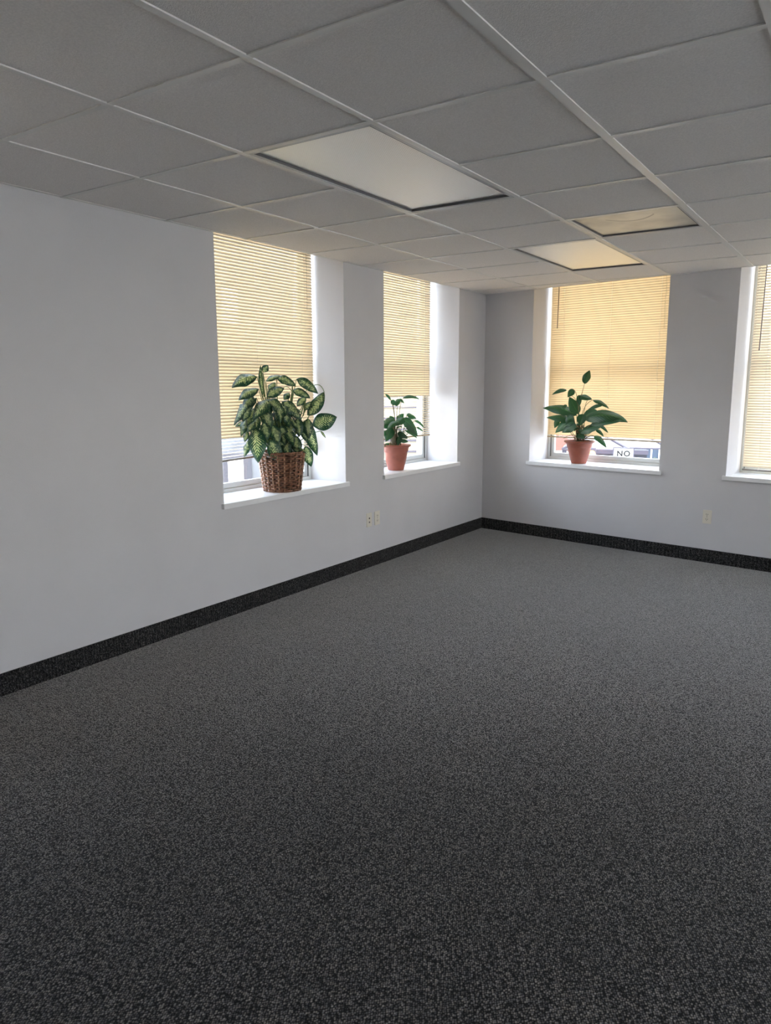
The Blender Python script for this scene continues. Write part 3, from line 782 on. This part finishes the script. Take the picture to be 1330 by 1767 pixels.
for k in range(12): S2.append(((250 + k * 9, 745, .0 + .03 * random.random()), (262 + k * 6, 640, .02), (280 + k * 5 + random.uniform(-15, 15), 520, .01)))
lily((-.130, -1.435, SILL_Z), 'lily with dark arching leaves in a pale terracotta pot, left wall by the corner', .070, .126, .222, TERRA2, K2, O2, L2, S2, 11, 10, 330)
# ---- lily in the back wall window
K3 = 5.564 / 1000 / 5.115; O3 = (503, 857)
L3 = [((521,177),(552,64),72,0,0,0,(.25,.05)), ((447,225),(398,290),56,0,.02,6,(-.1,.3)), ((392,232),(277,270),40,0,.02,20,(-.1,.6)), ((478,272),(488,358),44,.02,.03,0,(-.1,.2)),
 ((480,275),(572,308),64,.0,.02,4,(.1,.5)), ((582,312),(688,382),48,.0,.02,18,(.2,.6)), ((650,350),(542,398),36,.02,.03,12,(.1,.6)), ((488,432),(418,288),92,-.01,-.02,-4,(-.3,.25)),
 ((400,365),(358,378),34,0,0,4,(0,.5)), ((470,445),(213,388),104,.02,.0,34,(-.1,.7)), ((440,500),(236,470),80,.04,.04,24,(-.1,.8)), ((450,505),(302,600),104,.05,.08,38,(-.3,.6)),
 ((460,525),(352,594),84,.07,.09,12,(-.2,.5)), ((505,430),(478,530),78,.08,.10,6,(-.1,.3)), ((525,480),(812,490),128,.03,.02,62,(.1,.6)), ((560,520),(775,478),72,.06,.05,18,(.1,.7)),
 ((490,590),(650,520),84,.06,.07,16,(.1,.7)), ((620,520),(688,584),34,.03,.03,16,(.2,.6)), ((600,560),(655,616),36,.05,.05,16,(.2,.5)), ((585,612),(668,706),62,.07,.09,26,(.3,.4)),
 ((530,470),(620,400),84,-.02,-.03,14,(.1,.6)), ((480,600),(520,640),60,.05,.07,6,(0,.3)), ((330,480),(300,560),50,.04,.05,6,(-.4,.3)), ((500,640),(480,590),50,.03,.03,0,(0,.3)),
 ((560,560),(640,500),66,.02,.01,10,(.1,.7)), ((440,450),(380,520),80,.05,.07,12,(-.2,.5))]
S3 = [((500,660,0),(488,420,0),(521,178,0)), ((492,660,0),(485,380,0),(420,276,0)), ((495,660,0),(480,350,0),(447,228,0)), ((505,660,0),(515,420,0),(582,312,0)), ((500,660,0),(490,450,.01),(485,300,.01)),
      ((512,660,0),(530,380,0),(560,305,0)), ((470,655,.02),(440,590,.03),(410,572,.03)), ((530,655,.02),(560,615,.04),(590,612,.05)), ((480,655,.02),(445,610,.05),(370,645,.06)), ((540,655,.02),(590,640,.05),(630,648,.06))]
random.seed(5)
for k in range(12): S3.append(((455 + k * 9, 668, .03 * random.random()), (470 + k * 6, 600, .02), (480 + k * 4 + random.uniform(-10, 10), 520, .01)))
spread(-9)
lily((1.020, -.030, SILL_Z), 'lily with one tall upright leaf, terracotta pot on the back wall sill', .070, .136, .212, TERRA, K3, O3, L3, S3, 12, 8, 390)

# ------------------------------------------------------------------ the street outside
GZ = -4.2
st_ = MB(); st_.box((-120, -60, GZ - .2), (90, 160, GZ))
struct(st_.build('ground', mat('street asphalt', (.54, .52, .48), .9, noise=.1, nscale=2)), 'pale street surface outside')
def spot(u, v, dist):        # a point of the street scene at a given distance from the room
    d = R_FWD + R_RIGHT * ((u - 665) / FPX) + R_DOWN * ((v - 883.5) / FPX)
    h = math.hypot(d.x, d.y); return CAM + d * (dist / h)
def facing(u):
    d = R_FWD + R_RIGHT * ((u - 665) / FPX); return math.atan2(-d.x, d.y)
def block(name, u, dist, wid, dep, top, m_, label, cat, rz=None, extras=None):
    p = spot(u, 780, dist); o = empty(name, (p.x, p.y, GZ), facing(u) if rz is None else rz)
    tag(o, label, cat)
    b = MB(); b.box((-wid / 2, 0, 0), (wid / 2, dep, top)); b.build('wall', m_, o)
    if extras: extras(o)
    return o
BRICK = mat_brick('salmon brick', (.17, .06, .04), (.13, .045, .03), (.15, .13, .12), 5)
PALE = mat('pale render', (.09, .088, .10), .8, noise=.06, nscale=1)
SIDING = mat('cream siding', (.17, .145, .10), .7)
TRIMW = mat('white trim', (.40, .40, .42), .5)
DGL = mat('dark shop glass', (.02, .022, .03), .3, spec=.2)
BGL = mat('blue glass', (.04, .055, .08), .4, spec=.2)
CANV = mat('white canvas', (.40, .40, .42), .7)
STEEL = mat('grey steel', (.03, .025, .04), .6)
def brick_x(o):
    for i in range(2):
        for j in range(3):
            w = MB(); w.box((-3 + i * 4.0, -.04, 1.0 + j * 3.4), (-1.4 + i * 4.0, .05, 3.0 + j * 3.4)); q = w.build('window', TRIMW, o)
            w = MB(); w.box((-2.9 + i * 4.0, -.06, 1.1 + j * 3.4), (-1.5 + i * 4.0, .0, 2.9 + j * 3.4)); w.build('pane', DGL, q)
block('building', 890, 56, 9, 6, 11, BRICK, 'salmon brick building seen under the golden blind, left of the pot', 'building', extras=brick_x)
def glass_x(o):
    for i in range(18):
        w = MB(); w.box((-4.1 + i * .48, -.14, .5), (-4.0 + i * .48, 0, 9)); w.build('fin', TRIMW, o)
    w = MB(); w.box((-4.2, -.15, 0), (4.2, .0, .5)); w.build('plinth', PALE, o)
block('building', 1200, 50, 8.4, 6, 9.5, BGL, 'pale glass-fronted building with thin upright fins, right of the no-turn sign', 'building', extras=glass_x)
def shop_x(o):
    for i in range(5):
        w = MB(); w.box((-1.55 + i * .65, -.05, .7), (-1.1 + i * .65, .05, 2.3)); w.build('window', DGL, o)
    w = MB(); w.box((-1.75, -.2, 2.55), (1.75, .2, 2.75)); w.build('cornice', STEEL, o)
block('building', 1050, 36, 3.4, 3, 2.7, mat('grey render', (.035, .035, .045), .8), 'low grey kiosk with a row of dark windows behind the white canopies', 'building', extras=shop_x)
def canopy(u, v, dist, w, label):
    p = spot(u, v, dist); o = empty('canopy', (p.x, p.y, GZ), facing(u)); tag(o, label, 'canopy', 'white canopies across the street')
    top = p.z - GZ; e = top - .55 * w / 2
    b = MB(); vs_ = [(-w / 2, -.9, e), (w / 2, -.9, e), (w / 2, .9, e), (-w / 2, .9, e), (0, -.9, top), (0, .9, top)]
    b.add(vs_, [(0, 1, 4), (3, 5, 2), (0, 4, 5, 3), (1, 2, 5, 4), (0, 3, 2, 1)]); b.build('cloth', CANV, o)
    b = MB(); b.tube([(-w / 2, -.95, e), (0, -.95, top), (w / 2, -.95, e)], .05, 6); b.tube([(-w / 2, -.95, e), (w / 2, -.95, e)], .04, 6); b.build('edge_bar', STEEL, o)
    for sx_ in (-1, 1):
        for sy_ in (-.85, .85):
            b = MB(); b.tube([(sx_ * (w / 2 - .05), sy_, 0), (sx_ * (w / 2 - .05), sy_, e)], .05, 6); b.build('post', STEEL, o)
    return o
canopy(1030, 742, 28.5, 2.4, 'left white peaked canopy just right of the lily pot')
canopy(1090, 736, 32.5, 3.0, 'right white peaked canopy above the no-turn sign')
p = spot(1076, 772, 22); sg = empty('road_sign', (p.x, p.y, GZ), facing(1076))
tag(sg, 'white rectangular road sign reading NO TURN outside the golden-blind window', 'road sign')
zt = p.z - GZ; b = MB(); b.box((-.29, -.01, zt - .72), (.29, .01, zt)); b.build('sign_plate', mat('sign white', (.35, .35, .35), .6), sg)
b = MB()
for (x0, x1, z0, z1) in ((-.29, .29, -.03, .0), (-.29, .29, -.72, -.69), (-.29, -.262, -.69, -.03), (.262, .29, -.69, -.03)): b.box((x0, -.014, zt + z0), (x1, -.0101, zt + z1))
b.build('border', STEEL, sg)
b = MB(); b.tube([(0, .05, 0), (0, .05, zt)], .035, 8); b.build('post', STEEL, sg)
BLK = mat('sign black', (.008, .008, .008), .7, spec=.1)
for txt, zz in (('NO', -.25), ('TURN', -.47)):
    cu = bpy.data.curves.new('lettering', 'FONT'); cu.body = txt; cu.size = .22; cu.align_x = 'CENTER'; cu.extrude = .001; cu.offset = .007; cu.space_character = 1.15
    t = bpy.data.objects.new('lettering', cu); C.objects.link(t)
    dg = bpy.context.evaluated_depsgraph_get(); me = bpy.data.meshes.new_from_object(t.evaluated_get(dg)); bpy.data.objects.remove(t)
    me.transform(Matrix.Translation((0, -.0125, zt + zz)) @ Matrix.Rotation(PI / 2, 4, 'X'))
    to = bpy.data.objects.new('lettering', me); C.objects.link(to); me.materials.clear(); me.materials.append(BLK); to.parent = sg
p = spot(1021, 783, 25); ts = empty('traffic_light', (p.x, p.y, GZ), facing(1021))
tag(ts, 'traffic light with a glowing amber lamp, just right of the back window pot', 'traffic light')
zt = p.z - GZ; b = MB(); b.box((-.13, 0, zt - .45), (.13, .2, zt + .2)); b.build('housing', STEEL, ts, bevel=.03)
b = MB(); b.tube([(0, .25, 0), (0, .25, zt + .1)], .06, 8); b.build('post', STEEL, ts)
for dz, mm in ((0, mat('amber lens', (.9, .4, .05), .3, emit=(1, .45, .08), estr=3)), (-.28, mat('green lens', (.02, .12, .06), .3))):
    b = MB(); b.lathe([(.11, 0), (.10, .02), (.055, .04), (.002, .045)], 20); b.build('lamp', mm, ts, Matrix.Translation((0, 0, zt + dz)) @ Matrix.Rotation(PI / 2, 4, 'X'), smooth=True)
def car(u, dist, label, col):
    p = spot(u, 780, dist); o = empty('car', (p.x, p.y, GZ), facing(u)); tag(o, label, 'car')
    prof = [(-2.2, .35), (-2.15, .8), (-1.5, .95), (-.9, 1.4), (.7, 1.42), (1.5, .98), (2.15, .85), (2.25, .4)]
    b = MB(); n = len(prof); vs_ = [(x, -.85, z) for x, z in prof] + [(x, .85, z) for x, z in prof]
    b.add(vs_, [tuple(range(n)), tuple(range(n, 2 * n))[::-1]] + [(i, n + i, n + (i + 1) % n, (i + 1) % n) for i in range(n)]); b.build('body', mat('car paint ' + label[:8], col, .35, spec=.3), o, bevel=.04)
    b = MB(); b.box((-.85, -.87, 1.0), (.75, -.86, 1.32)); b.build('side_window', DGL, o)
    for x in (-1.4, 1.4):
        for y in (-.8, .6):
            b = MB(); b.lathe([(.33, 0), (.33, .2)], 20); b.build('wheel', SLOT, o, Matrix.Translation((x, y + .2, .33)) @ Matrix.Rotation(PI / 2, 4, 'X'))
car(985, 46, 'blue-grey parked car seen left of the pot under the golden blind', (.03, .035, .07))
car(958, 50, 'white parked car behind the blue-grey one', (.35, .35, .35))
for k, u in enumerate((1100, 1130)):
    p = spot(u, 789, 46); o = empty('shrub', (p.x, p.y, GZ)); tag(o, ('left', 'right')[k] + ' one of two low shrubs at the foot of the glass-fronted building', 'shrub', 'shrubs by the glass-fronted building')
    b = MB()
    for q in range(200):
        a = random.uniform(0, 2 * PI); e = random.uniform(-.6, 1.5); rr = random.uniform(.25, .42)
        c = Vector((rr * math.cos(a) * math.cos(e), rr * math.sin(a) * math.cos(e), 1.0 + 1.2 * rr * math.sin(e)))
        d = Vector((random.uniform(-1, 1), random.uniform(-1, 1), random.uniform(-1, 1))).normalized() * .08; e2 = d.orthogonal() * .7
        b.add([c - d, c + e2, c + d, c - e2], [(0, 1, 2, 3)])
    b.build('leaves', mat('shrub leaf', (.03, .05, .03), .6), o)
    b = MB(); b.tube([(0, 0, 0), (0, 0, 1.0)], .05, 6); b.build('trunk', STEMB, o)
def sid_x(o):
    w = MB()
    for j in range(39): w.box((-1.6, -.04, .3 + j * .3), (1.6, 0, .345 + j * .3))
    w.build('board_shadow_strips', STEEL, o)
    w = MB(); w.box((1.6, -.1, 0), (1.82, .1, 12.3)); w.build('corner_board', TRIMW, o)
    w = MB(); w.tube([(1.98, -.1, 0), (1.98, -.1, 12.3)], .10, 8); w.build('downpipe', mat('blue grey pipe', (.04, .055, .08), .5), o)
block('building', 626, 20, 3.2, 3, 12.3, SIDING, 'cream board-sided house seen under the corner blind', 'building', extras=sid_x)
def pale_x(o):
    for x in (-3.4, -.85, 1.7):
        for j in range(4):
            w = MB(); w.box((x - .12, -.05, 1.4 + j * 3.1), (x + .92, .05, 3.2 + j * 3.1)); q = w.build('window', mat('grey window frame', (.035, .035, .045), .6), o)
            w = MB(); w.box((x + .05, -.08, 1.75 + j * 3.1), (x + .62, .0, 3.0 + j * 3.1)); w.build('pane', mat('pale curtain pane', (.5, .5, .5), .5), q)
block('building', 430, 28, 8.4, 8, 14, mat('pale grey render', (.085, .09, .10), .8, noise=.35, nscale=1.2), 'pale grey house seen under the blind behind the wicker basket', 'building', extras=pale_x)
